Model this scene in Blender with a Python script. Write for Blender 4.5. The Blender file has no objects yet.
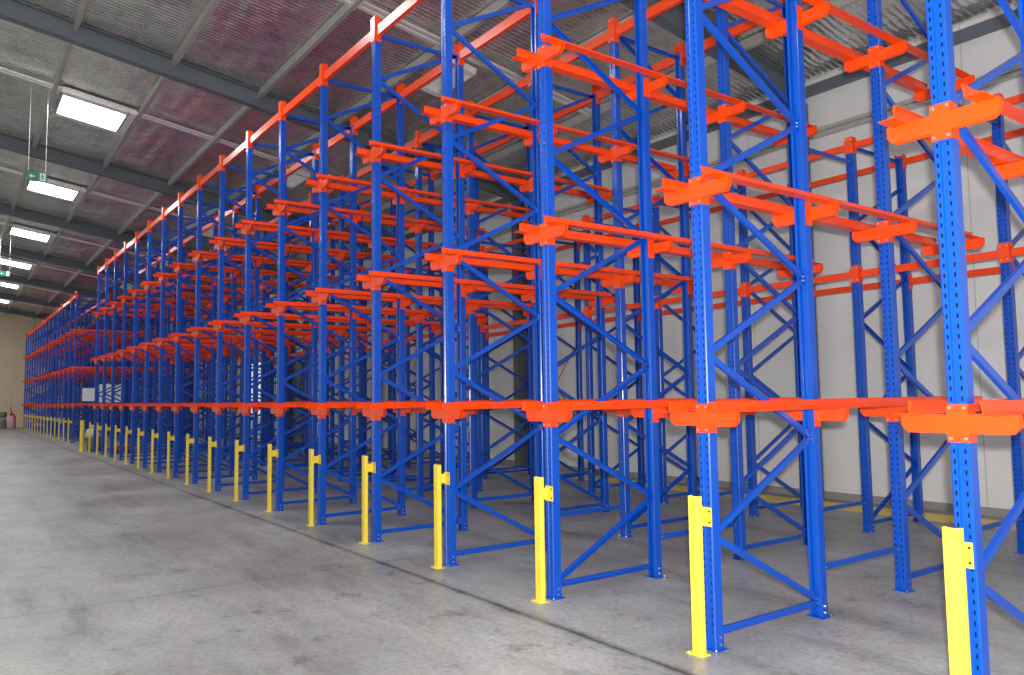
import bpy, math, random
from mathutils import Matrix, Vector

C = bpy.context.scene.collection
SC = bpy.context.scene
PI = math.pi
random.seed(7)

# ------------------------------------------------------------------ camera
F_PX, YAW, PITCH, ROLL, EYE = 776.7, 0.6304, 0.0760, -0.0134, 1.6
fw = Vector((-math.cos(YAW) * math.cos(PITCH), math.sin(YAW) * math.cos(PITCH), math.sin(PITCH)))
rt = Vector((math.sin(YAW), math.cos(YAW), 0))
up = rt.cross(fw)
r2 = rt * math.cos(ROLL) + up * math.sin(ROLL)
u2 = -rt * math.sin(ROLL) + up * math.cos(ROLL)
cd = bpy.data.cameras.new('camera')
cam = bpy.data.objects.new('camera', cd)
C.objects.link(cam)
cam.matrix_world = Matrix(((r2.x, u2.x, -fw.x, 0), (r2.y, u2.y, -fw.y, 0), (r2.z, u2.z, -fw.z, EYE), (0, 0, 0, 1)))
cd.sensor_width = 36
cd.lens = 36 * F_PX / 1024
cd.clip_end = 300
SC.camera = cam

# ------------------------------------------------------------------ sky, lamps, exposure
w = bpy.data.worlds.new('overcast_sky')
SC.world = w
w.use_nodes = True
bg = w.node_tree.nodes['Background']
bg.inputs[0].default_value = (0.93, 0.97, 1.0, 1)
bg.inputs[1].default_value = 0.72

fl = bpy.data.lights.new('camera_flash', 'POINT')
fl.energy = 2050
fl.color = (1.0, 0.97, 0.93)
fl.shadow_soft_size = 0.03
flo = bpy.data.objects.new('camera_flash', fl)
flo.location = Vector((0, 0, EYE)) + r2 * 0.05 + u2 * 0.11
C.objects.link(flo)

SC.view_settings.view_transform = 'Standard'
SC.view_settings.look = 'None'
SC.view_settings.gamma = 1
SC.view_settings.use_curve_mapping = False
SC.view_settings.exposure = 0.0
PANEL_POWER = 29.0


# ------------------------------------------------------------------ materials
def mat(name, col, rough=0.5, metal=0.0, coat=0.0):
    m = bpy.data.materials.new(name)
    m.use_nodes = True
    b = m.node_tree.nodes['Principled BSDF']
    b.inputs['Base Color'].default_value = (*col, 1)
    b.inputs['Roughness'].default_value = rough
    b.inputs['Metallic'].default_value = metal
    b.inputs['Coat Weight'].default_value = coat
    b.inputs['Coat Roughness'].default_value = 0.12
    return m


def nodes(m):
    nt = m.node_tree
    return nt, nt.nodes['Principled BSDF']


def painted(name, col, rough, coat, var=0.12):
    """powder-coated steel: tiny tone variation and a faint orange-peel bump"""
    m = mat(name, col, rough, 0, coat)
    nt, b = nodes(m)
    tc = nt.nodes.new('ShaderNodeTexCoord')
    n = nt.nodes.new('ShaderNodeTexNoise')
    n.inputs['Scale'].default_value = 6
    n.inputs['Detail'].default_value = 4
    nt.links.new(tc.outputs['Object'], n.inputs['Vector'])
    mx = nt.nodes.new('ShaderNodeMix')
    mx.data_type = 'RGBA'
    mx.inputs[6].default_value = (*[c * (1 - var) for c in col], 1)
    mx.inputs[7].default_value = (*[min(1, c * (1 + var)) for c in col], 1)
    nt.links.new(n.outputs['Fac'], mx.inputs[0])
    nt.links.new(mx.outputs[2], b.inputs['Base Color'])
    return m


M = {}
M['blue'] = painted('blue_powder_coat', (0.0, 0.070, 0.47), 0.28, 0.25)
M['orange'] = painted('orange_powder_coat', (0.86, 0.062, 0.0), 0.34, 0.15)
M['yellow'] = painted('yellow_paint', (0.92, 0.67, 0.055), 0.45, 0.15)
M['bolt'] = mat('zinc_bolt', (0.75, 0.75, 0.72), 0.3, 1.0)
M['steelgrey'] = painted('grey_column_paint', (0.13, 0.135, 0.135), 0.55, 0.0)
M['rafter'] = painted('grey_steel_paint', (0.13, 0.155, 0.18), 0.5, 0.1)
M['galv'] = painted('galvanised_steel', (0.55, 0.55, 0.52), 0.42, 0.0)
M['galv'].node_tree.nodes['Principled BSDF'].inputs['Metallic'].default_value = 0.4
M['silver'] = painted('bright_steel', (0.88, 0.88, 0.88), 0.28, 0.0)
M['silver'].node_tree.nodes['Principled BSDF'].inputs['Metallic'].default_value = 0.35
M['white'] = mat('white_enamel', (0.82, 0.82, 0.82), 0.4)
M['board'] = mat('white_board', (0.80, 0.84, 0.90), 0.35)
M['black'] = mat('black_rubber_and_slot_shade', (0.02, 0.02, 0.02), 0.6)
M['greensign'] = mat('green_sign_plastic', (0.01, 0.22, 0.10), 0.35)
M['kerb'] = mat('grey_kerb', (0.30, 0.29, 0.28), 0.8)
M['leaf'] = mat('leaf_green', (0.10, 0.22, 0.04), 0.6)
M['bark'] = mat('bark', (0.12, 0.08, 0.05), 0.8)
M['redpaint'] = painted('red_paint', (0.50, 0.035, 0.03), 0.4, 0.2)
M['pinkwrap'] = mat('pink_wrap', (0.62, 0.36, 0.38), 0.6)
M['greysheet'] = mat('grey_sheet', (0.22, 0.23, 0.20), 0.75)
M['balegrey'] = mat('bale_grey_sheet', (0.34, 0.35, 0.31), 0.75)
M['palesheet'] = mat('pale_sheet', (0.55, 0.55, 0.50), 0.7)
M['olive'] = mat('olive_sheet', (0.20, 0.19, 0.09), 0.8)
M['wood'] = mat('timber', (0.32, 0.22, 0.13), 0.8)

# luminous diffuser of the ceiling lights
m = mat('light_diffuser', (0.9, 0.9, 0.9), 0.5)
nt, b = nodes(m)
b.inputs['Emission Color'].default_value = (1.0, 0.985, 0.96, 1)
b.inputs['Emission Strength'].default_value = PANEL_POWER
M['diffuser'] = m
m = mat('dim_diffuser', (0.75, 0.75, 0.75), 0.5)
nt, b = nodes(m)
b.inputs['Emission Color'].default_value = (1.0, 0.98, 0.95, 1)
b.inputs['Emission Strength'].default_value = 0.35
M['dim'] = m

# concrete floor
m = mat('concrete_floor', (0.4, 0.39, 0.38), 0.45)
nt, b = nodes(m)
L = nt.links
tc = nt.nodes.new('ShaderNodeTexCoord')


def noise(scale, detail=5, rough=0.6, vec=None, stretch=None):
    n = nt.nodes.new('ShaderNodeTexNoise')
    n.inputs['Scale'].default_value = scale
    n.inputs['Detail'].default_value = detail
    n.inputs['Roughness'].default_value = rough
    src = vec or tc.outputs['Object']
    if stretch:
        mp = nt.nodes.new('ShaderNodeMapping')
        mp.inputs['Scale'].default_value = stretch
        mp.inputs['Rotation'].default_value = (0, 0, 0.12)
        L.new(src, mp.inputs['Vector'])
        src = mp.outputs['Vector']
    L.new(src, n.inputs['Vector'])
    return n


def ramp(src, stops):
    r = nt.nodes.new('ShaderNodeValToRGB')
    els = r.color_ramp.elements
    while len(els) < len(stops):
        els.new(0.5)
    for e, (pos, c) in zip(els, stops):
        e.position = pos
        e.color = (c, c, c, 1) if not isinstance(c, tuple) else (*c, 1)
    L.new(src, r.inputs['Fac'])
    return r


def mul(a, c):
    x = nt.nodes.new('ShaderNodeMix')
    x.data_type = 'RGBA'
    x.blend_type = 'MULTIPLY'
    x.inputs[0].default_value = 1
    L.new(a, x.inputs[6])
    L.new(c, x.inputs[7])
    return x.outputs[2]


def fmath(op, a, v=None, v2=None):
    x = nt.nodes.new('ShaderNodeMath')
    x.operation = op
    L.new(a, x.inputs[0])
    if v is not None:
        if isinstance(v, (int, float)):
            x.inputs[1].default_value = v
        else:
            L.new(v, x.inputs[1])
    if v2 is not None:
        x.inputs[2].default_value = v2
    return x.outputs[0]


n1 = noise(0.55, 6, 0.62)
col = ramp(n1.outputs['Fac'], [(0.32, (0.285, 0.295, 0.295)), (0.5, (0.395, 0.41, 0.408)), (0.66, (0.485, 0.505, 0.50))]).outputs['Color']
n2 = noise(1.0, 7, 0.7, stretch=(0.35, 1.6, 1))                  # trowel / tyre streaks along the aisle
col = mul(col, ramp(n2.outputs['Fac'], [(0.33, 0.56), (0.47, 0.90), (0.58, 1.0)]).outputs['Color'])
n3 = noise(3.1, 8, 0.75)
col = mul(col, ramp(n3.outputs['Fac'], [(0.33, 0.50), (0.43, 0.92), (0.56, 1.0)]).outputs['Color'])
n4 = noise(22, 6, 0.7)
col = mul(col, ramp(n4.outputs['Fac'], [(0.36, 0.74), (0.58, 1.0)]).outputs['Color'])
# saw-cut joints, slightly dirty: one along the aisle, cross joints every bay
sep = nt.nodes.new('ShaderNodeSeparateXYZ')
wob = noise(1.5, 3)
L.new(tc.outputs['Object'], sep.inputs['Vector'])
wv = fmath('MULTIPLY_ADD', wob.outputs['Fac'], 0.02, -0.01)
yj = fmath('ABSOLUTE', fmath('ADD', fmath('SUBTRACT', sep.outputs['Y'], 3.5), wv))
xj0 = fmath('ADD', sep.outputs['X'], 7.05)
xj = fmath('ABSOLUTE', fmath('ADD', fmath('SUBTRACT', fmath('PINGPONG', xj0, 3.89), 0.0), wv))
yj = fmath('ADD', yj, fmath('MULTIPLY_ADD', n3.outputs['Fac'], 0.10, -0.048))
j1 = ramp(yj, [(0.006, 0.28), (0.022, 0.66), (0.07, 1.0)])
j2 = ramp(xj, [(0.004, 0.74), (0.02, 0.94), (0.05, 1.0)])
col = mul(mul(col, j1.outputs['Color']), j2.outputs['Color'])
L.new(col, b.inputs['Base Color'])
rr = ramp(n1.outputs['Fac'], [(0.3, 0.34), (0.7, 0.52)])
L.new(rr.outputs['Color'], b.inputs['Roughness'])
bp = nt.nodes.new('ShaderNodeBump')
bp.inputs['Strength'].default_value = 0.06
L.new(n3.outputs['Fac'], bp.inputs['Height'])
L.new(bp.outputs['Normal'], b.inputs['Normal'])
M['floor'] = m

# foil-faced insulation sagging over safety mesh
m = mat('foil_insulation', (0.72, 0.71, 0.68), 0.17, 0.88)
nt, b = nodes(m)
L = nt.links
tc = nt.nodes.new('ShaderNodeTexCoord')
wv1 = nt.nodes.new('ShaderNodeTexWave')
wv1.bands_direction = 'X'
wv1.inputs['Scale'].default_value = 3.2
wv1.inputs['Distortion'].default_value = 2.5
wv1.inputs['Detail'].default_value = 3
wv1.inputs['Detail Scale'].default_value = 1.5
L.new(tc.outputs['Object'], wv1.inputs['Vector'])
wv2 = nt.nodes.new('ShaderNodeTexWave')
wv2.bands_direction = 'Y'
wv2.inputs['Scale'].default_value = 1.0
wv2.inputs['Distortion'].default_value = 1.5
L.new(tc.outputs['Object'], wv2.inputs['Vector'])
big = noise(0.55, 3, 0.55)
nz = noise(3.0, 6, 0.7)
ht = fmath('ADD', fmath('ADD', fmath('MULTIPLY', wv1.outputs['Fac'], 0.35), fmath('MULTIPLY', wv2.outputs['Fac'], 0.2)), fmath('MULTIPLY', nz.outputs['Fac'], 0.8))
ht = fmath('ADD', ht, fmath('MULTIPLY', big.outputs['Fac'], 8.0))
bp = nt.nodes.new('ShaderNodeBump')
bp.inputs['Strength'].default_value = 0.6
bp.inputs['Distance'].default_value = 0.04
L.new(ht, bp.inputs['Height'])
L.new(bp.outputs['Normal'], b.inputs['Normal'])
cr = ramp(nz.outputs['Fac'], [(0.30, (0.58, 0.575, 0.55)), (0.52, (0.86, 0.855, 0.82)), (0.8, (0.95, 0.945, 0.91))])
L.new(cr.outputs['Color'], b.inputs['Base Color'])
M['foil'] = m

# light grey insulated wall panels with joints, and the beige far wall
def panel_mat(name, colr, axis, pitch):
    global nt, L, tc
    m = mat(name, colr, 0.45)
    nt, b = nodes(m)
    L = nt.links
    tc = nt.nodes.new('ShaderNodeTexCoord')
    sp = nt.nodes.new('ShaderNodeSeparateXYZ')
    L.new(tc.outputs['Object'], sp.inputs['Vector'])
    d = fmath('PINGPONG', sp.outputs[axis], pitch / 2)
    rc = ramp(d, [(0.004, 0.72), (0.012, 1.0)])
    nz = noise(0.8, 4)
    r3 = ramp(nz.outputs['Fac'], [(0.3, tuple(c * 0.93 for c in colr)), (0.7, colr)])
    L.new(mul(r3.outputs['Color'], rc.outputs['Color']), b.inputs['Base Color'])
    d2 = fmath('PINGPONG', sp.outputs[axis], 0.1)
    bp = nt.nodes.new('ShaderNodeBump')
    bp.inputs['Strength'].default_value = 0.15
    bp.inputs['Distance'].default_value = 0.02
    L.new(d2, bp.inputs['Height'])
    L.new(bp.outputs['Normal'], b.inputs['Normal'])
    return m


M['wall'] = panel_mat('grey_wall_panel', (0.80, 0.81, 0.81), 'X', 1.15)
M['beige'] = panel_mat('beige_wall_panel', (0.84, 0.69, 0.49), 'Y', 1.2)


# ------------------------------------------------------------------ mesh helpers
class MB:
    def __init__(s):
        s.v, s.f, s.mi = [], [], []

    def add(s, verts, faces, mi=0):
        o = len(s.v)
        s.v += [tuple(p) for p in verts]
        s.f += [tuple(i + o for i in f) for f in faces]
        s.mi += [mi] * len(faces)
        return s

    def box(s, x0, x1, y0, y1, z0, z1, mi=0):
        return s.add([(x0, y0, z0), (x1, y0, z0), (x1, y1, z0), (x0, y1, z0), (x0, y0, z1), (x1, y0, z1), (x1, y1, z1), (x0, y1, z1)],
                     [(0, 3, 2, 1), (4, 5, 6, 7), (0, 1, 5, 4), (1, 2, 6, 5), (2, 3, 7, 6), (3, 0, 4, 7)], mi)

    def prism(s, poly, p0, p1, ax, ay, mi=0, caps=True):
        """poly (a, b) swept from p0 to p1; a along ax, b along ay"""
        p0, p1, ax, ay = Vector(p0), Vector(p1), Vector(ax), Vector(ay)
        n = len(poly)
        vs = [p0 + ax * a + ay * c for a, c in poly] + [p1 + ax * a + ay * c for a, c in poly]
        fs = [(i, (i + 1) % n, n + (i + 1) % n, n + i) for i in range(n)]
        if caps:
            fs += [tuple(range(n))[::-1], tuple(range(n, 2 * n))]
        return s.add(vs, fs, mi)

    def cyl(s, p0, p1, r, n=8, mi=0):
        p0, p1 = Vector(p0), Vector(p1)
        d = (p1 - p0).normalized()
        a = d.orthogonal().normalized()
        c = d.cross(a)
        return s.prism([(r * math.cos(2 * PI * i / n), r * math.sin(2 * PI * i / n)) for i in range(n)], p0, p1, a, c, mi)

    def mesh(s, name, mats):
        me = bpy.data.meshes.new(name)
        me.from_pydata(s.v, [], s.f)
        for q in (mats if isinstance(mats, (list, tuple)) else [mats]):
            me.materials.append(q)
        me.polygons.foreach_set('material_index', s.mi)
        import bmesh
        bm = bmesh.new()
        bm.from_mesh(me)
        bmesh.ops.recalc_face_normals(bm, faces=bm.faces)
        bm.to_mesh(me)
        bm.free()
        me.update()
        return me

    def build(s, name, mats, parent=None, loc=(0, 0, 0), rz=0):
        return put(name, s.mesh(name, mats), parent, loc, rz)


def put(name, me, parent=None, loc=(0, 0, 0), rz=0):
    o = bpy.data.objects.new(name, me)
    C.objects.link(o)
    o.location = loc
    o.rotation_euler = (0, 0, rz)
    if parent:
        o.parent = parent
    return o


def tag(o, label, cat, group=None, kind=None):
    o['label'] = label
    o['category'] = cat
    if group:
        o['group'] = group
    o['kind'] = kind or 'thing'
    return o


def thing(name, label, cat, loc=(0, 0, 0), rz=0, group=None):
    return tag(put(name, None, None, loc, rz), label, cat, group)


def struct(o, label=None, cat=None):
    o['kind'] = 'structure'
    if label:
        o['label'] = label
    if cat:
        o['category'] = cat
    return o


ORD = ('first second third fourth fifth sixth seventh eighth ninth tenth eleventh twelfth thirteenth fourteenth '
       'fifteenth sixteenth seventeenth eighteenth nineteenth twentieth').split()

# ------------------------------------------------------------------ setting
YW, XF, XN, YN = 10.90, -62.0, 12.0, -16.0
SLOPE = 0.155


def rz_(y, add=0.0):
    """underside of the rafters at depth y"""
    return 6.15 + add + SLOPE * (YW - y)


struct(MB().box(XF - 0.3, XN, YN, YW + 0.3, -0.3, 0).build('floor', M['floor']), 'grey stained concrete warehouse floor with saw-cut joints', 'floor')
struct(MB().box(XF - 12, XN + 10, YW + 0.3, YW + 26, -0.35, -0.02).build('ground', M['kerb']), 'pale paved ground outside the open door in the back wall', 'ground')

DX0, DX1, DZ = -35.4, -31.4, 3.25
bw = MB()
bw.box(XF, DX0, YW, YW + 0.2, 0, 7.0).box(DX1, XN, YW, YW + 0.2, 0, 7.0).box(DX0, DX1, YW, YW + 0.2, DZ, 7.0)
struct(bw.build('wall_back', M['wall']), 'light grey panelled wall behind the racking', 'wall')
fwm = MB()
ya, yb = YN, YW
fwm.add([(XF, yb, 0), (XF, ya, 0), (XF, ya, rz_(ya, .36)), (XF, yb, rz_(yb, .36)), (XF - .2, yb, 0), (XF - .2, ya, 0), (XF - .2, ya, rz_(ya, .36)), (XF - .2, yb, rz_(yb, .36))],
        [(0, 1, 2, 3), (7, 6, 5, 4), (0, 4, 5, 1), (1, 5, 6, 2), (2, 6, 7, 3), (3, 7, 4, 0)])
struct(fwm.build('wall_far', M['beige']), 'beige wall closing the far end of the aisle', 'wall')
dr = MB()
dr.box(DX0 - .08, DX0, YW - .03, YW + .23, 0, DZ + .08).box(DX1, DX1 + .08, YW - .03, YW + .23, 0, DZ + .08).box(DX0, DX1, YW - .03, YW + .23, DZ, DZ + .08)
struct(dr.build('door_1', M['rafter']), 'open doorway letting daylight in through the back wall', 'door')
struct(MB().box(-30.8, -28.4, YW - .09, YW - .03, .02, DZ + .05).box(-31.3, -28.3, YW - .10, YW, DZ + .05, DZ + .15).build('door_2', M['rafter']), 'dark grey sliding door leaf parked beside the open back doorway', 'door')
kb = MB()
kb.box(XF, DX0 - .1, YW - .06, YW, 0, .10).box(DX1 + .1, XN, YW - .06, YW, 0, .10)
struct(kb.build('baseboard_back', M['kerb']), 'grey kerb along the foot of the back wall', 'baseboard')
ln = MB()
ln.box(XF + 1, DX0 - .4, 9.93, 10.50, 0, .004).box(DX1 + .4, XN, 9.93, 10.50, 0, .004)
struct(ln.build('trim_1', M['yellow']), 'yellow painted line on the floor along the back wall', 'floor line')
struct(MB().box(XF, XN, YW - .12, YW, 6.26, 6.40).build('trim_2', M['rafter']), 'dark grey eave beam along the top of the back wall', 'beam')
gi = MB()
gi.box(XF, XN, YW - .10, YW, 5.56, 5.60).box(XF, XN, YW - .04, YW, 5.60, 5.64).box(XF, XN, YW - .08, YW, 5.64, 5.70)
struct(gi.build('trim_3', M['galv']), 'grey steel rail running along the back wall below the roof', 'rail')

cl = MB()
t0, t1 = rz_(YN, .36), rz_(YW, .36)
cl.add([(XF, YN, t0), (XN, YN, t0), (XN, YW + .3, t1 - .3 * SLOPE), (XF, YW + .3, t1 - .3 * SLOPE),
        (XF, YN, t0 + .06), (XN, YN, t0 + .06), (XN, YW + .3, t1 + .06 - .3 * SLOPE), (XF, YW + .3, t1 + .06 - .3 * SLOPE)],
       [(0, 1, 2, 3), (7, 6, 5, 4), (0, 4, 5, 1), (1, 5, 6, 2), (2, 6, 7, 3), (3, 7, 4, 0)])
struct(cl.build('ceiling', M['foil']), 'sloping roof lined with silver foil insulation behind wire mesh', 'ceiling')

RAFX = [-14.42 - 7.42 * i for i in range(-3, 7)]
ibeam = [(-.09, 0), (.09, 0), (.09, .016), (.006, .016), (.006, .314), (.09, .314), (.09, .33), (-.09, .33), (-.09, .314), (-.006, .314), (-.006, .016), (-.09, .016)]
rfm = MB().prism(ibeam, (0, YN, rz_(YN)), (0, YW - .1, rz_(YW - .1)), (1, 0, 0), (0, 0, 1)).mesh('rafter', M['rafter'])
colm = MB()
colm.box(-.10, .10, YW - .30, YW - .285, 0, 6.15).box(-.10, .10, YW - .075, YW - .06, 0, 6.15).box(-.006, .006, YW - .285, YW - .075, 0, 6.15)
colm = colm.mesh('column', M['steelgrey'])
for i, x in enumerate(RAFX):
    o = struct(put('rafter', rfm, loc=(x, 0, 0)))
    o = struct(put('column', colm, loc=(x + .03, 0, 0)))
PURY = [1.56 + 1.545 * i for i in range(-11, 6)]
cz = [(-.035, 0), (.035, 0), (.035, .02), (.031, .02), (.031, .004), (-.031, .004), (-.031, .146), (.035, .146), (.035, .15), (-.035, .15)]
pum = MB().prism(cz, (XF, 0, 0), (XN, 0, 0), (0, 1, 0), (0, 0, 1)).mesh('purlin', M['galv'])
for y in PURY:
    struct(put('purlin', pum, loc=(0, y, rz_(y, .20))))

LX = [-18.17 - 7.3 * i for i in range(-3, 6)]
brm = MB()
for i in range(len(PURY) - 1):
    y0, y1 = PURY[i], PURY[i + 1]
    for dx in (-.07, .07):
        za, zb = rz_(y0, .24), rz_(y1, .24)
        brm.prism([(-.036, 0), (.036, 0), (.036, .035), (-.036, .035)], (dx, y0 + .04, za), (dx, y1 - .04, zb), (1, 0, 0), (0, 0, 1))
    brm.box(-.13, .13, y0 + .036, y0 + .05, rz_(y0, .20), rz_(y0, .34))
brm = brm.mesh('bridging_strut', M['silver'])
for x in LX:
    struct(put('bridging_strut', brm, loc=(x + .72, 0, 0)))

# ceiling lights, one per bay over the aisle, a dimmer row over the racking
LW, LD = 1.24, 1.20


def light_meshes(em):
    f = MB()
    a, c = LW / 2, LD / 2
    s = SLOPE
    def zz(y, d):
        return -s * y + d
    def bar(x0, x1, y0, y1):
        vs = [(x, y, zz(y, d)) for d in (-.02, .10) for x, y in ((x0, y0), (x1, y0), (x1, y1), (x0, y1))]
        f.add(vs, [(0, 3, 2, 1), (4, 5, 6, 7), (0, 1, 5, 4), (1, 2, 6, 5), (2, 3, 7, 6), (3, 0, 4, 7)])
    bar(-a, -a + .03, -c, c); bar(a - .03, a, -c, c); bar(-a + .03, a - .03, -c, -c + .03); bar(-a + .03, a - .03, c - .03, c)
    # foil-lined reflector upstand along the far and rack sides
    bar(-a - .16, -a - .02, -c, c); bar(a + .02, a + .16, -c, c); bar(-a - .16, a + .16, c + .02, c + .15)
    vs = [(x, y, zz(y, d)) for d in (.10, .106) for x, y in ((-a, -c), (a, -c), (a, c), (-a, c))]
    f.add(vs, [(0, 3, 2, 1), (4, 5, 6, 7), (0, 1, 5, 4), (1, 2, 6, 5), (2, 3, 7, 6), (3, 0, 4, 7)])
    fm = f.mesh('frame', M['silver'])
    d = MB()
    vs = [(x, y, zz(y, dd)) for dd in (-.012, .02) for x, y in ((-a + .03, -c + .03), (a - .03, -c + .03), (a - .03, c - .03), (-a + .03, c - .03))]
    d.add(vs, [(0, 3, 2, 1), (4, 5, 6, 7), (0, 1, 5, 4), (1, 2, 6, 5), (2, 3, 7, 6), (3, 0, 4, 7)])
    return fm, d.mesh('diffuser', em)


lmA = light_meshes(M['diffuser'])
seen = 0
for i, x in enumerate(LX):
    y = 2.30
    if i < 3:
        lab = ['lit square ceiling panel behind the camera', 'lit square ceiling panel directly over the camera', 'lit square ceiling panel just ahead of the camera, above the picture'][i]
    else:
        lab = ORD[i - 3] + ' glowing square roof light above the aisle, counting away from the camera'
    t = thing('ceiling_light', lab, 'ceiling light', (x, y, rz_(y, .22)), 0, 'glowing roof lights above the aisle')
    put('frame', lmA[0], t)
    put('diffuser', lmA[1], t)
for i, x in enumerate(LX[3:]):  # unseen extra row, added to brighten the far wall and the floor
    y = -5.43
    t = thing('ceiling_light', ORD[i] + ' added unseen fill panel over the open floor, counting away from the camera', 'ceiling light', (x, y, rz_(y, .22)), 0, 'added fill lights over the open floor')
    put('frame', lmA[0], t)
    put('diffuser', lmA[1], t)
tf = MB()
for y_ in (-.19, .17):
    tf.box(-.60, .60, y_, y_ + .02, -.02, .09)
tf.box(-.60, -.48, -.17, .17, -.02, .09).box(.48, .60, -.17, .17, -.02, .09).box(-.48, .48, -.17, .17, .08, .09)
tf = tf.mesh('housing', M['white'])
tl = MB()
for i in range(9):
    tl.box(-.44 + .11 * i - .004, -.44 + .11 * i + .004, -.17, .17, -.015, .05)
tl = tl.mesh('louvre', M['silver'])
tt = MB().cyl((-.47, -.07, .055), (.47, -.07, .055), .014, 8).cyl((-.47, .07, .055), (.47, .07, .055), .014, 8).mesh('tube', M['dim'])
for i in range(5):
    x, y = -10.99 - 7.24 * i, 6.73
    lab = ORD[i] + ' white trough light fitting under the roof above the racking, counting away from the camera'
    t = thing('trough_light', lab, 'light fitting', (x, y, rz_(y, .17)), 0, 'white trough lights above the racking')
    t.rotation_euler.x = -math.atan(SLOPE)
    put('housing', tf, t)
    put('louvre', tl, t)
    put('tube', tt, t)
    MB().cyl((-.45, 0, .09), (-.45, 0, .185), .006, 6).cyl((.45, 0, .09), (.45, 0, .185), .006, 6).build('hanger', M['silver'], t)


# ------------------------------------------------------------------ racking: shared meshes
X0, Y0, P = -1.7641, 3.9748, 1.5764
ROWY = [0, 1.15, 2.33, 3.48, 4.65, 5.80]
H_FULL, H_REAR = 5.95, 4.58
LEV = [1.4405, 2.922, 4.4216]


def upright_mesh(h):
    """perforated hat-section upright, face towards -y, centred on x = 0, y from -.045 to .045"""
    m = MB()
    xs = [-.040, -.030, -.021, -.013, -.008, .008, .013, .021, .030, .040]
    dy = [0, 0, 0, 0, .008, .008, 0, 0, 0, 0]
    hole = {1, 7}
    hz = .022
    yb = -.041

    def strip(i0, i1, za, zb, off):
        vs = [(xs[i0], yb + dy[i0] + off, za), (xs[i1], yb + dy[i1] + off, za), (xs[i1], yb + dy[i1] + off, zb), (xs[i0], yb + dy[i0] + off, zb)]
        m.add(vs, [(0, 1, 2, 3)])
    zs = [0.0]
    z = 0.10
    bands = []
    while z < h - .06:
        bands.append((z, z + hz))
        z += .05
    prev = 0.008
    for i in range(9):
        if i in hole:
            zp = prev
            for za, zb in bands:
                strip(i, i + 1, zp, za, 0)
                # walls and back of the slot, coloured black in place of its shade
                x0, x1 = xs[i], xs[i + 1]
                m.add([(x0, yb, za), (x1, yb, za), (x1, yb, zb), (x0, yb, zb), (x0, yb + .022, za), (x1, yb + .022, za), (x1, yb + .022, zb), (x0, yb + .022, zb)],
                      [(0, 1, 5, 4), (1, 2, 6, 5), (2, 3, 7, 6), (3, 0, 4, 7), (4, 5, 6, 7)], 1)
                zp = zb
            strip(i, i + 1, zp, h, 0)
        else:
            strip(i, i + 1, prev, h, 0)
    # sides, rear lips and inner skin as one folded sheet
    for s in (-1, 1):
        prof = [(.040, yb), (.046, yb + .006), (.046, .036), (.042, .041), (.023, .041), (.023, .037), (.041, .037), (.043, .034), (.043, yb + .007), (.040, yb + .004)]
        m.prism([(s * a, c) for a, c in prof], (0, 0, prev), (0, 0, h), (1, 0, 0), (0, 1, 0))
    m.box(-.0425, .0425, yb + .060, yb + .062, prev, h)
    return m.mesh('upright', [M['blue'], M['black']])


def base_mesh():
    m = MB()
    m.box(-.066, .066, -.06, .06, 0, .006)
    for x in (-.057, .057):
        m.cyl((x, -.052, .006), (x, -.052, .016), .007, 6, 1)
    m.box(-.049, -.046, -.036, .036, .006, .10).box(.046, .049, -.036, .036, .006, .10)
    for z in (.035, .08):
        m.cyl((-.056, 0, z), (.056, 0, z), .009, 6, 1)
    return m.mesh('base_plate', [M['blue'], M['bolt']])


CPROF = [(-.021, -.013), (.021, -.013), (.021, .013), (.018, .013), (.018, -.010), (-.018, -.010), (-.018, .013), (-.021, .013)]


def bar_mesh(p0, p1, name='diagonal_brace', mats=None, bolts=True):
    """C-channel bar in the y-z plane, web towards +x"""
    p0, p1 = Vector(p0), Vector(p1)
    d = (p1 - p0).normalized()
    n = d.cross(Vector((1, 0, 0))).normalized()
    m = MB().prism([(a, -c) for a, c in CPROF], p0, p1, n, (1, 0, 0))
    if bolts:
        for q, s in ((p0, 1), (p1, -1)):
            c = q + d * (.03 * s)
            m.cyl(c + Vector((.013, 0, 0)), c + Vector((.021, 0, 0)), .009, 6, 1)
    return m.mesh(name, mats or [M['blue'], M['bolt']])


HALF = 1.150 / 2           # half the distance between a frame's two uprights
YE = HALF - .012           # braces reach into the open backs of the uprights
STEP = .58
brace_up = bar_mesh((0, -YE, -STEP / 2), (0, YE, STEP / 2))
brace_dn = bar_mesh((0, YE, -STEP / 2), (0, -YE, STEP / 2))
horiz = bar_mesh((0, -YE, 0), (0, YE, 0), 'horizontal_brace')
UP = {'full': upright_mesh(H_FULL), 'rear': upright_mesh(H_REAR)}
BASE = base_mesh()


def bracket_mesh():
    """orange cantilever bracket: sleeve around the upright face and an arm each side, bolted"""
    m = MB()
    y0 = -.048
    m.box(-.050, .050, y0, -.042, -.0875, .095).box(-.050, -.0465, -.042, .03, -.0875, .095).box(.0465, .050, -.042, .03, -.0875, .095)
    for s in (-1, 1):
        poly = [(s * .050, -.045), (s * .235, -.045), (s * .268, -.012), (s * .268, .045), (s * .050, .045)]
        m.prism(poly, (0, y0 - .002, 0), (0, y0 + .004, 0), (1, 0, 0), (0, 0, 1))
        m.box(min(s * .050, s * .268), max(s * .050, s * .268), y0 + .004, -.012, .041, .045)
        m.prism(poly, (0, -.018, 0), (0, -.012, 0), (1, 0, 0), (0, 0, 1))
    for x in (-.034, .034):
        for z in (-.07, .078):
            m.cyl((x, y0 - .006, z), (x, y0, z), .0085, 6, 1)
    return m.mesh('rail_bracket', [M['orange'], M['bolt']])


BRK = bracket_mesh()


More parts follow.
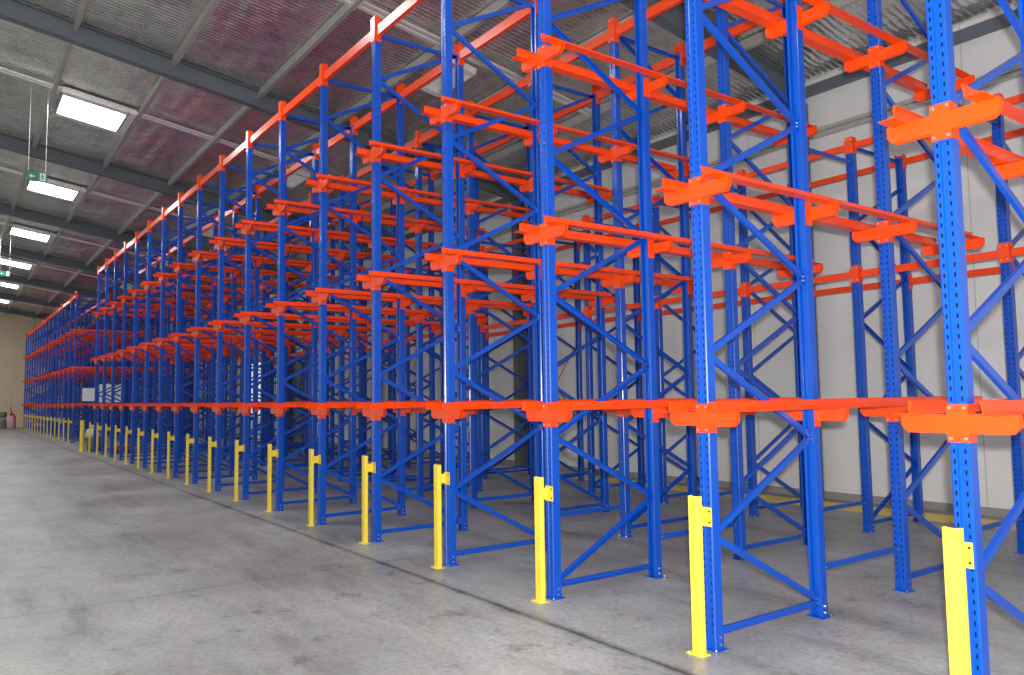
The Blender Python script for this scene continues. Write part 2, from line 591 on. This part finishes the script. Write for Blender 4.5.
def socket_mesh(h0, h1):
    m = MB()
    m.box(-.051, .051, -.049, -.042, h0, h1).box(-.051, -.0465, -.042, .036, h0, h1).box(.0465, .051, -.042, .036, h0, h1)
    for x in (-.030, .030):
        for z in (h0 + .03, h1 - .03):
            m.cyl((x, -.055, z), (x, -.049, z), .0085, 6, 1)
    return m.mesh('beam_socket', [M['orange'], M['bolt']])


SOCK_T, SOCK_R = socket_mesh(-.13, .17), socket_mesh(-.10, .10)


def make_frame(full):
    """one braced frame: two uprights, zigzag bracing; returned as a list of (name, mesh, loc, rz, children)"""
    h = H_FULL if full else H_REAR
    parts = []
    for s, r in ((-1, 0), (1, PI)):
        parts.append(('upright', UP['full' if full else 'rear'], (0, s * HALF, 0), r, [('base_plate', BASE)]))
        if full:
            for z in LEV:
                parts.append(('rail_bracket', BRK, (0, s * HALF, z), r, []))
            parts.append(('beam_socket', SOCK_T, (0, s * HALF, 5.91), r, []))
        else:
            for z in (2.98, 4.52):
                parts.append(('beam_socket', SOCK_R, (0, s * HALF, z), r, []))
    n = 10 if full else 7
    for i in range(n):
        zc = .12 + STEP * (i + .5)
        # lowest node at the rear upright, so the first bar rises towards the front
        parts.append(('diagonal_brace', brace_dn if i % 2 == 0 else brace_up, (0, 0, zc), 0, []))
    parts.append(('horizontal_brace', horiz, (0, 0, .10), 0, []))
    parts.append(('horizontal_brace', horiz, (0, 0, h - .07), 0, []))
    return parts


FRAME = {True: make_frame(True), False: make_frame(False)}


def place_frame(x, yc, full, flip, label, group):
    t = thing('upright_frame', label, 'rack frame', (x, yc, 0), PI if flip else 0, group)
    for nm, me, loc, r, ch in FRAME[full]:
        o = put(nm, me, t, loc, r)
        for cn, cm in ch:
            put(cn, cm, o)
    return t


# pallet rail: flange on the arms, fin on the inner edge; s = +1 towards the camera's end
RY0, RY1 = -.17, 3.48 + .056


def rail_mesh(s):
    m = MB()
    m.prism([(0, 0), (s * .085, 0), (s * .085, .004), (s * .004, .004), (s * .004, .061), (s * -.010, .061), (s * -.010, .065), (0, .065)], (0, RY0, 0), (0, RY1, 0), (1, 0, 0), (0, 0, 1))
    return m.mesh('pallet_rail', M['orange'])


RAIL = {1: rail_mesh(1), -1: rail_mesh(-1)}


def tie_mesh(hh, ends):
    m = MB()
    L0, L1 = .0555, P - .0555
    m.prism([(-.025, -hh), (.025, -hh), (.025, hh), (.006, hh), (.006, hh - .018), (-.025, hh - .018)], (L0 + .005, 0, 0), (L1 - .005, 0, 0), (0, 1, 0), (0, 0, 1))
    for x0, x1 in ((L0, L0 + .005), (L1 - .005, L1)):
        m.box(x0, x1, -.03, .03, -hh - .03, hh + .03)
    return m.mesh('tie_beam', M['orange'])


TIE_T, TIE_R = tie_mesh(.066, 0), tie_mesh(.042, 0)
SPC = bar_mesh((0, -(ROWY[2] - ROWY[1]) / 2 + .05, 0), (0, (ROWY[2] - ROWY[1]) / 2 - .05, 0), 'spacer_bar')
ROWN = ['front', 'middle', 'rear']


JIT = {0: -.006, 1: .013, 2: -.005, 3: -.004, 4: -.012, 5: -.008, 6: -.010, 7: -.004, 8: .0, 9: .02, 10: .03, 11: .055, 12: .07, 13: .09, 14: .095, 15: .11, 16: .13, 17: .15}


def block(x0, y0, n, which, flips, spacers):
    ref = {'near': 'from the near end', 'far': 'in the far block'}[which]
    off = lambda k: JIT.get(k, 0) if which == 'near' else 0
    gname = {'near': 'long racking block', 'far': 'racking block beyond the cross aisle'}[which]
    for k in range(n):
        x = x0 - k * P + off(k)
        for j in range(3):
            yc = y0 + (ROWY[2 * j] + ROWY[2 * j + 1]) / 2
            place_frame(x, yc, j < 2, (k, j) in flips,
                        f'blue zigzag-braced {ROWN[j]} frame, {ORD[k]} rack line {ref}', f'upright frames of the {gname}')
        for li, z in enumerate(LEV):
            for s in (-1, 1):
                o = put('pallet_rail', RAIL[s], None, (x + s * .165, y0, z + .0465))
                side = 'near' if s > 0 else 'far'
                tag(o, f'orange {["lower", "middle", "upper"][li]} pallet rail, {side} side of {ORD[k]} rack line {ref}', 'pallet rail', f'pallet rails of the {gname}')
        if spacers:
            for gi, (ra, rb) in enumerate(((1, 2), (3, 4))):
                for zi, z in enumerate((.34, 4.32)):
                    if zi and not gi:
                        continue
                    o = put('spacer_bar', SPC, None, (x, y0 + (ROWY[ra] + ROWY[rb]) / 2, z))
                    tag(o, f'blue {["low", "high"][zi]} bar joining {["front and middle", "middle and rear"][gi]} frames, {ORD[k]} rack line {ref}', 'spacer bar', f'spacer bars of the {gname}')
        if k < n - 1:
            for r in range(4):
                o = put('tie_beam', TIE_T, None, (x0 - (k + 1) * P + off(k + 1), y0 + ROWY[r], 5.91))
                o.scale.x = (x - o.location.x) / P
                tag(o, f'orange top beam over {ORD[k]} lane {ref}, {ORD[r]} row back', 'tie beam', f'top beams of the {gname}')
            for r in (4, 5):
                for li, z in enumerate((2.98, 4.52)):
                    o = put('tie_beam', TIE_R, None, (x0 - (k + 1) * P + off(k + 1), y0 + ROWY[r], z))
                    o.scale.x = (x - o.location.x) / P
                    tag(o, f'orange {["lower", "upper"][li]} {["inner", "outer"][r - 4]} back beam behind {ORD[k]} lane {ref}', 'tie beam', f'back beams of the {gname}')


rf = random.Random(3)
flipsA = {(2, 0), (2, 2)} | {(k, j) for k in range(18) for j in (1, 2) if k > 2 and rf.random() < .35}
block(X0, Y0, 18, 'near', flipsA, True)
XB, YB = -35.50, Y0 + .20
block(XB, YB, 16, 'far', {(k, j) for k in range(16) for j in range(3) if rf.random() < .3}, False)

# thin red cross-brace rods in the back plane of a few bays
for k in (6, 10, 14):
    xa, xb, y = X0 - k * P - .05, X0 - (k + 1) * P + .05, Y0 + ROWY[5] + .06
    t = thing('cross_brace', f'thin red crossed rods on the back of {ORD[k]} lane from the near end', 'cross brace', (xa, y, 0), 0, 'red cross braces behind the racking')
    MB().cyl((0, 0, 1.0), (xb - xa, 0, 2.75), .010, 6).build('rod', M['orange'], t)
    MB().cyl((0, .022, 2.75), (xb - xa, .022, 1.0), .010, 6).build('rod', M['orange'], t)

# ------------------------------------------------------------------ yellow guard posts
pm = MB()
pm.prism([(-.041, .012), (-.041, -.02), (-.036, -.025), (.036, -.025), (.041, -.02), (.041, .012), (.033, .012), (.033, -.017), (.030, -.020), (-.030, -.020), (-.033, -.017), (-.033, .012)], (0, 0, .006), (0, 0, .965), (1, 0, 0), (0, 1, 0))
pm = pm.mesh('post', M['yellow'])
pb = MB()
pb.box(-.068, .058, -.05, .035, 0, .006)
for x in (-.054, .048):
    pb.cyl((x, -.038, .006), (x, -.038, .014), .006, 6, 1)
pb = pb.mesh('base_plate', [M['yellow'], M['bolt']])
pt = MB()
pt.box(-.055, .036, .103, .109, .765, .885).box(-.038, -.033, .010, .103, .78, .87)
for z in (.79, .86):
    pt.cyl((.022, .099, z), (.022, .103, z), .007, 8, 1)
pt = pt.mesh('fixing_bracket', [M['yellow'], M['black']])


def guard(x, y, label, group):
    t = thing('guard_post', label, 'guard post', (x, y, 0), 0, group)
    put('post', pm, t)
    put('base_plate', pb, t)
    put('fixing_bracket', pt, t)


for k in range(18):
    guard(X0 - k * P + JIT[k] + {0: .0, 1: .012, 2: .022}.get(k, .03), Y0 - .151, f'yellow steel guard post before the {ORD[k]} rack line from the near end', 'yellow guard posts of the long racking block')
for k in range(16):
    guard(XB - k * P + .018, YB - .151, f'yellow guard post before the {ORD[k]} rack line of the block beyond the cross aisle', 'yellow guard posts beyond the cross aisle')
t = thing('bollard', 'thick greenish yellow bollard at the far corner of the long block', 'bollard', (-28.78, 3.65, 0))
MB().cyl((0, 0, .01), (0, 0, 1.02), .065, 16).build('post', M['yellow'], t)
bpm = MB().box(-.1, .1, -.1, .1, 0, .01)
for sx in (-.08, .08):
    for sy in (-.08, .08):
        bpm.cyl((sx, sy, .01), (sx, sy, .022), .009, 6, 1)
bpm.build('base_plate', [M['yellow'], M['bolt']], t)

# white boards fixed to the near end of the far block
for i, (y0, y1, z0, z1) in enumerate(((4.46, 4.93, 1.65, 2.17), (5.07, 5.91, 1.59, 2.33))):
    xb_ = XB + .06
    o = MB().box(0, .012, -(y1 - y0) / 2, (y1 - y0) / 2, -(z1 - z0) / 2, (z1 - z0) / 2).build('board', M['board'])
    t = thing('notice_board', ['small blank white board on the near end of the far racking block', 'wide blank white board behind blue braces, right of the small board'][i], 'notice board', (xb_, (y0 + y1) / 2, (z0 + z1) / 2), 0, 'white boards on the far racking block')
    o.parent = t
    f = MB()
    for s in (-1, 1):
        f.box(-.008, 0, s * (y1 - y0) / 2 * .7 - .02, s * (y1 - y0) / 2 * .7 + .02, -(z1 - z0) / 2, (z1 - z0) / 2)
    f.build('mounting_strip', M['galv'], t)


# ------------------------------------------------------------------ hanging exit signs
def exit_sign(x, y, z, label):
    t = thing('exit_sign', label, 'exit sign', (x, y, z), 0, 'green exit signs hanging over the aisle')
    MB().box(-.025, .025, -.18, .18, -.10, .10).build('housing', M['greensign'], t)
    g = MB()
    X = .0265
    def quad(pts):
        g.prism(pts, (.0255, 0, 0), (.0275, 0, 0), (0, 1, 0), (0, 0, 1))
    quad([(-.03, .012), (-.03, -.012), (-.085, -.012), (-.085, .012)])                     # arrow shaft
    quad([(-.085, .045), (-.14, 0), (-.085, -.045)])                                       # arrow head
    g.build('arrow', M['white'], t)
    d = MB()
    d.prism([(.05, -.08), (.15, -.08), (.15, .08), (.05, .08)], (.0253, 0, 0), (.0262, 0, 0), (0, 1, 0), (0, 0, 1))
    d.build('doorway_panel', M['white'], t)
    r = MB()
    def rq(pts):
        r.prism(pts, (.0262, 0, 0), (.0278, 0, 0), (0, 1, 0), (0, 0, 1))
    rq([(.095 + .013 * math.cos(a * PI / 4), .052 + .013 * math.sin(a * PI / 4)) for a in range(8)])
    rq([(.085, .035), (.112, .035), (.108, -.005), (.088, -.005)])
    rq([(.088, -.005), (.10, -.005), (.078, -.062), (.064, -.055)])
    rq([(.097, -.005), (.108, -.005), (.128, -.04), (.118, -.05)])
    rq([(.085, .033), (.085, .022), (.062, .006), (.058, .014)])
    rq([(.112, .035), (.135, .012), (.129, .005), (.108, .024)])
    r.build('running_figure', M['greensign'], t)
    for s in (-1, 1):
        top = rz_(y + s * .15, .35) - z
        MB().cyl((0, s * .15, .10), (0, s * .15, top), .006, 6).build('hanger_wire', M['silver'], t)


exit_sign(-18.1, 1.355, 6.165, 'nearer green exit sign hanging on two wires over the aisle')
exit_sign(-33.78, 1.62, 6.35, 'farther green exit sign hanging at the edge of the roof view')


# ------------------------------------------------------------------ clutter at the far end
def soft_pile(name, loops, n, seed, mats, parent=None, loc=(0, 0, 0)):
    """lumpy closed body from stacked rings (z, rx, ry, cx, cy)"""
    rr = random.Random(seed)
    m = MB()
    vs = []
    for z, rx, ry, cx, cy in loops:
        for i in range(n):
            a = 2 * PI * i / n
            k = 1 + rr.uniform(-.08, .08)
            c, s = math.cos(a), math.sin(a)
            e = .65
            vs.append((cx + rx * k * math.copysign(abs(c) ** e, c), cy + ry * k * math.copysign(abs(s) ** e, s), z + rr.uniform(-.012, .012) * (.03 < z < loops[-1][0])))
    fs = []
    for j in range(len(loops) - 1):
        for i in range(n):
            fs.append((j * n + i, j * n + (i + 1) % n, (j + 1) * n + (i + 1) % n, (j + 1) * n + i))
    fs.append(tuple(range(n))[::-1])
    fs.append(tuple(range((len(loops) - 1) * n, len(loops) * n)))
    m.add(vs, fs)
    o = m.build(name, mats, parent, loc)
    for p in o.data.polygons:
        p.use_smooth = True
    return o


# wrapped bundle with red base by the last posts of the long block
t = thing('covered_bundle', 'rounded olive bundle under a pale sheet by the last yellow posts', 'bundle', (-28.87, 4.06, 0))
soft_pile('bundle', [(.0, .26, .24, 0, 0), (.12, .29, .27, 0, 0), (.35, .29, .28, -.02, 0), (.52, .26, .25, -.04, 0), (.60, .16, .16, -.05, 0)], 14, 4, M['olive'], t)
soft_pile('sheet', [(.46, .30, .29, -.04, -.03), (.60, .30, .27, -.08, -.03), (.70, .24, .22, -.12, -.02), (.75, .10, .10, -.12, -.02)], 14, 5, M['palesheet'], t)
t = thing('hand_pallet_fork', 'low red fork truck frame lying behind yellow posts at the far corner', 'fork frame', (-27.70, 4.60, 0))
fk = MB()
fk.box(-.55, .55, -.26, -.10, .07, .13).box(-.55, .55, .10, .26, .07, .13).box(.50, .62, -.26, .26, .07, .22)
fk.build('forks', M['redpaint'], t)
for x, y in ((-.45, -.18), (-.45, .18), (.56, -.16), (.56, .16)):
    MB().cyl((x, y - .03, .042), (x, y + .03, .042), .042, 12).build('wheel', M['black'], t)

# pile of grey bales and a red machine at the far wall
zb_ = 0
for i, (dx, dy, sx, sy, h, mt) in enumerate(((0, 0, .5, .42, .36, 'greysheet'), (.03, -.03, .47, .40, .34, 'balegrey'), (-.02, .01, .46, .38, .32, 'greysheet'))):
    o = soft_pile('bale', [(0, sx * .95, sy * .96, 0, 0), (.05, sx, sy, 0, 0), (h - .05, sx, sy, 0, 0), (h, sx * .9, sy * .93, 0, 0)], 20, 10 + i, M[mt], None, (-59.6 + dx, 2.86 + dy, zb_))
    zb_ += h + .014
    tag(o, ['bottom dark grey wrapped bale of the stack by the far wall', 'middle mid grey wrapped bale of the stack by the far wall', 'top dark grey wrapped bale of the stack by the far wall'][i], 'bale', 'wrapped bales by the far wall')
o = soft_pile('bundle', [(0, .2, .19, 0, 0), (.06, .22, .21, 0, 0), (.6, .22, .21, 0, 0), (.80, .15, .15, 0, 0), (.84, .08, .08, 0, 0)], 18, 21, M['pinkwrap'], None, (-58.6, 3.44, 0))
tag(o, 'dusty pink wrapped bundle in front of the red machine by the far wall', 'bundle')
t = thing('red_machine', 'red upright machine with handle behind the pink bundle by the far wall', 'machine', (-59.4, 3.55, 0))
MB().prism([(-.18, .12), (.18, .12), (.18, .72), (.08, .95), (-.12, .95), (-.18, .8)], (-.25, 0, 0), (.25, 0, 0), (0, 1, 0), (0, 0, 1)).build('body', M['redpaint'], t)
MB().cyl((0, -.04, .95), (0, -.12, 1.32), .03, 8).cyl((-.16, -.12, 1.32), (.16, -.12, 1.32), .03, 8).build('handle', M['redpaint'], t)
for x in (-.22, .22):
    for y in (-.14, .14):
        MB().cyl((x, y - .03, .12), (x, y + .03, .12), .12, 14).build('wheel', M['black'], t)

# shrub outside the open door
t = thing('leafy_shrub', 'green leafy shrub outside the open back door', 'shrub', (-37.0, 16.5, -.02))
fo = MB()
rs = random.Random(5)
for i in range(900):
    a, b2 = rs.uniform(0, 2 * PI), math.acos(rs.uniform(-1, 1))
    r = 1.5 * rs.uniform(.55, 1)
    c = Vector((r * math.sin(b2) * math.cos(a), r * math.sin(b2) * math.sin(a), 1.7 + 1.25 * r / 1.5 * math.cos(b2)))
    u = Vector((rs.uniform(-1, 1), rs.uniform(-1, 1), rs.uniform(-1, 1))).normalized()
    v = u.orthogonal().normalized()
    l, wd = rs.uniform(.12, .22), rs.uniform(.05, .09)
    fo.add([c - u * l, c - v * wd, c + u * l, c + v * wd], [(0, 1, 2, 3)])
fo.build('foliage', M['leaf'], t)
st = MB()
for i in range(6):
    a = i * PI / 3
    st.cyl((0.05 * math.cos(a), .05 * math.sin(a), 0), (.6 * math.cos(a), .6 * math.sin(a), 1.6), .03, 6)
st.build('stems', M['bark'], t)
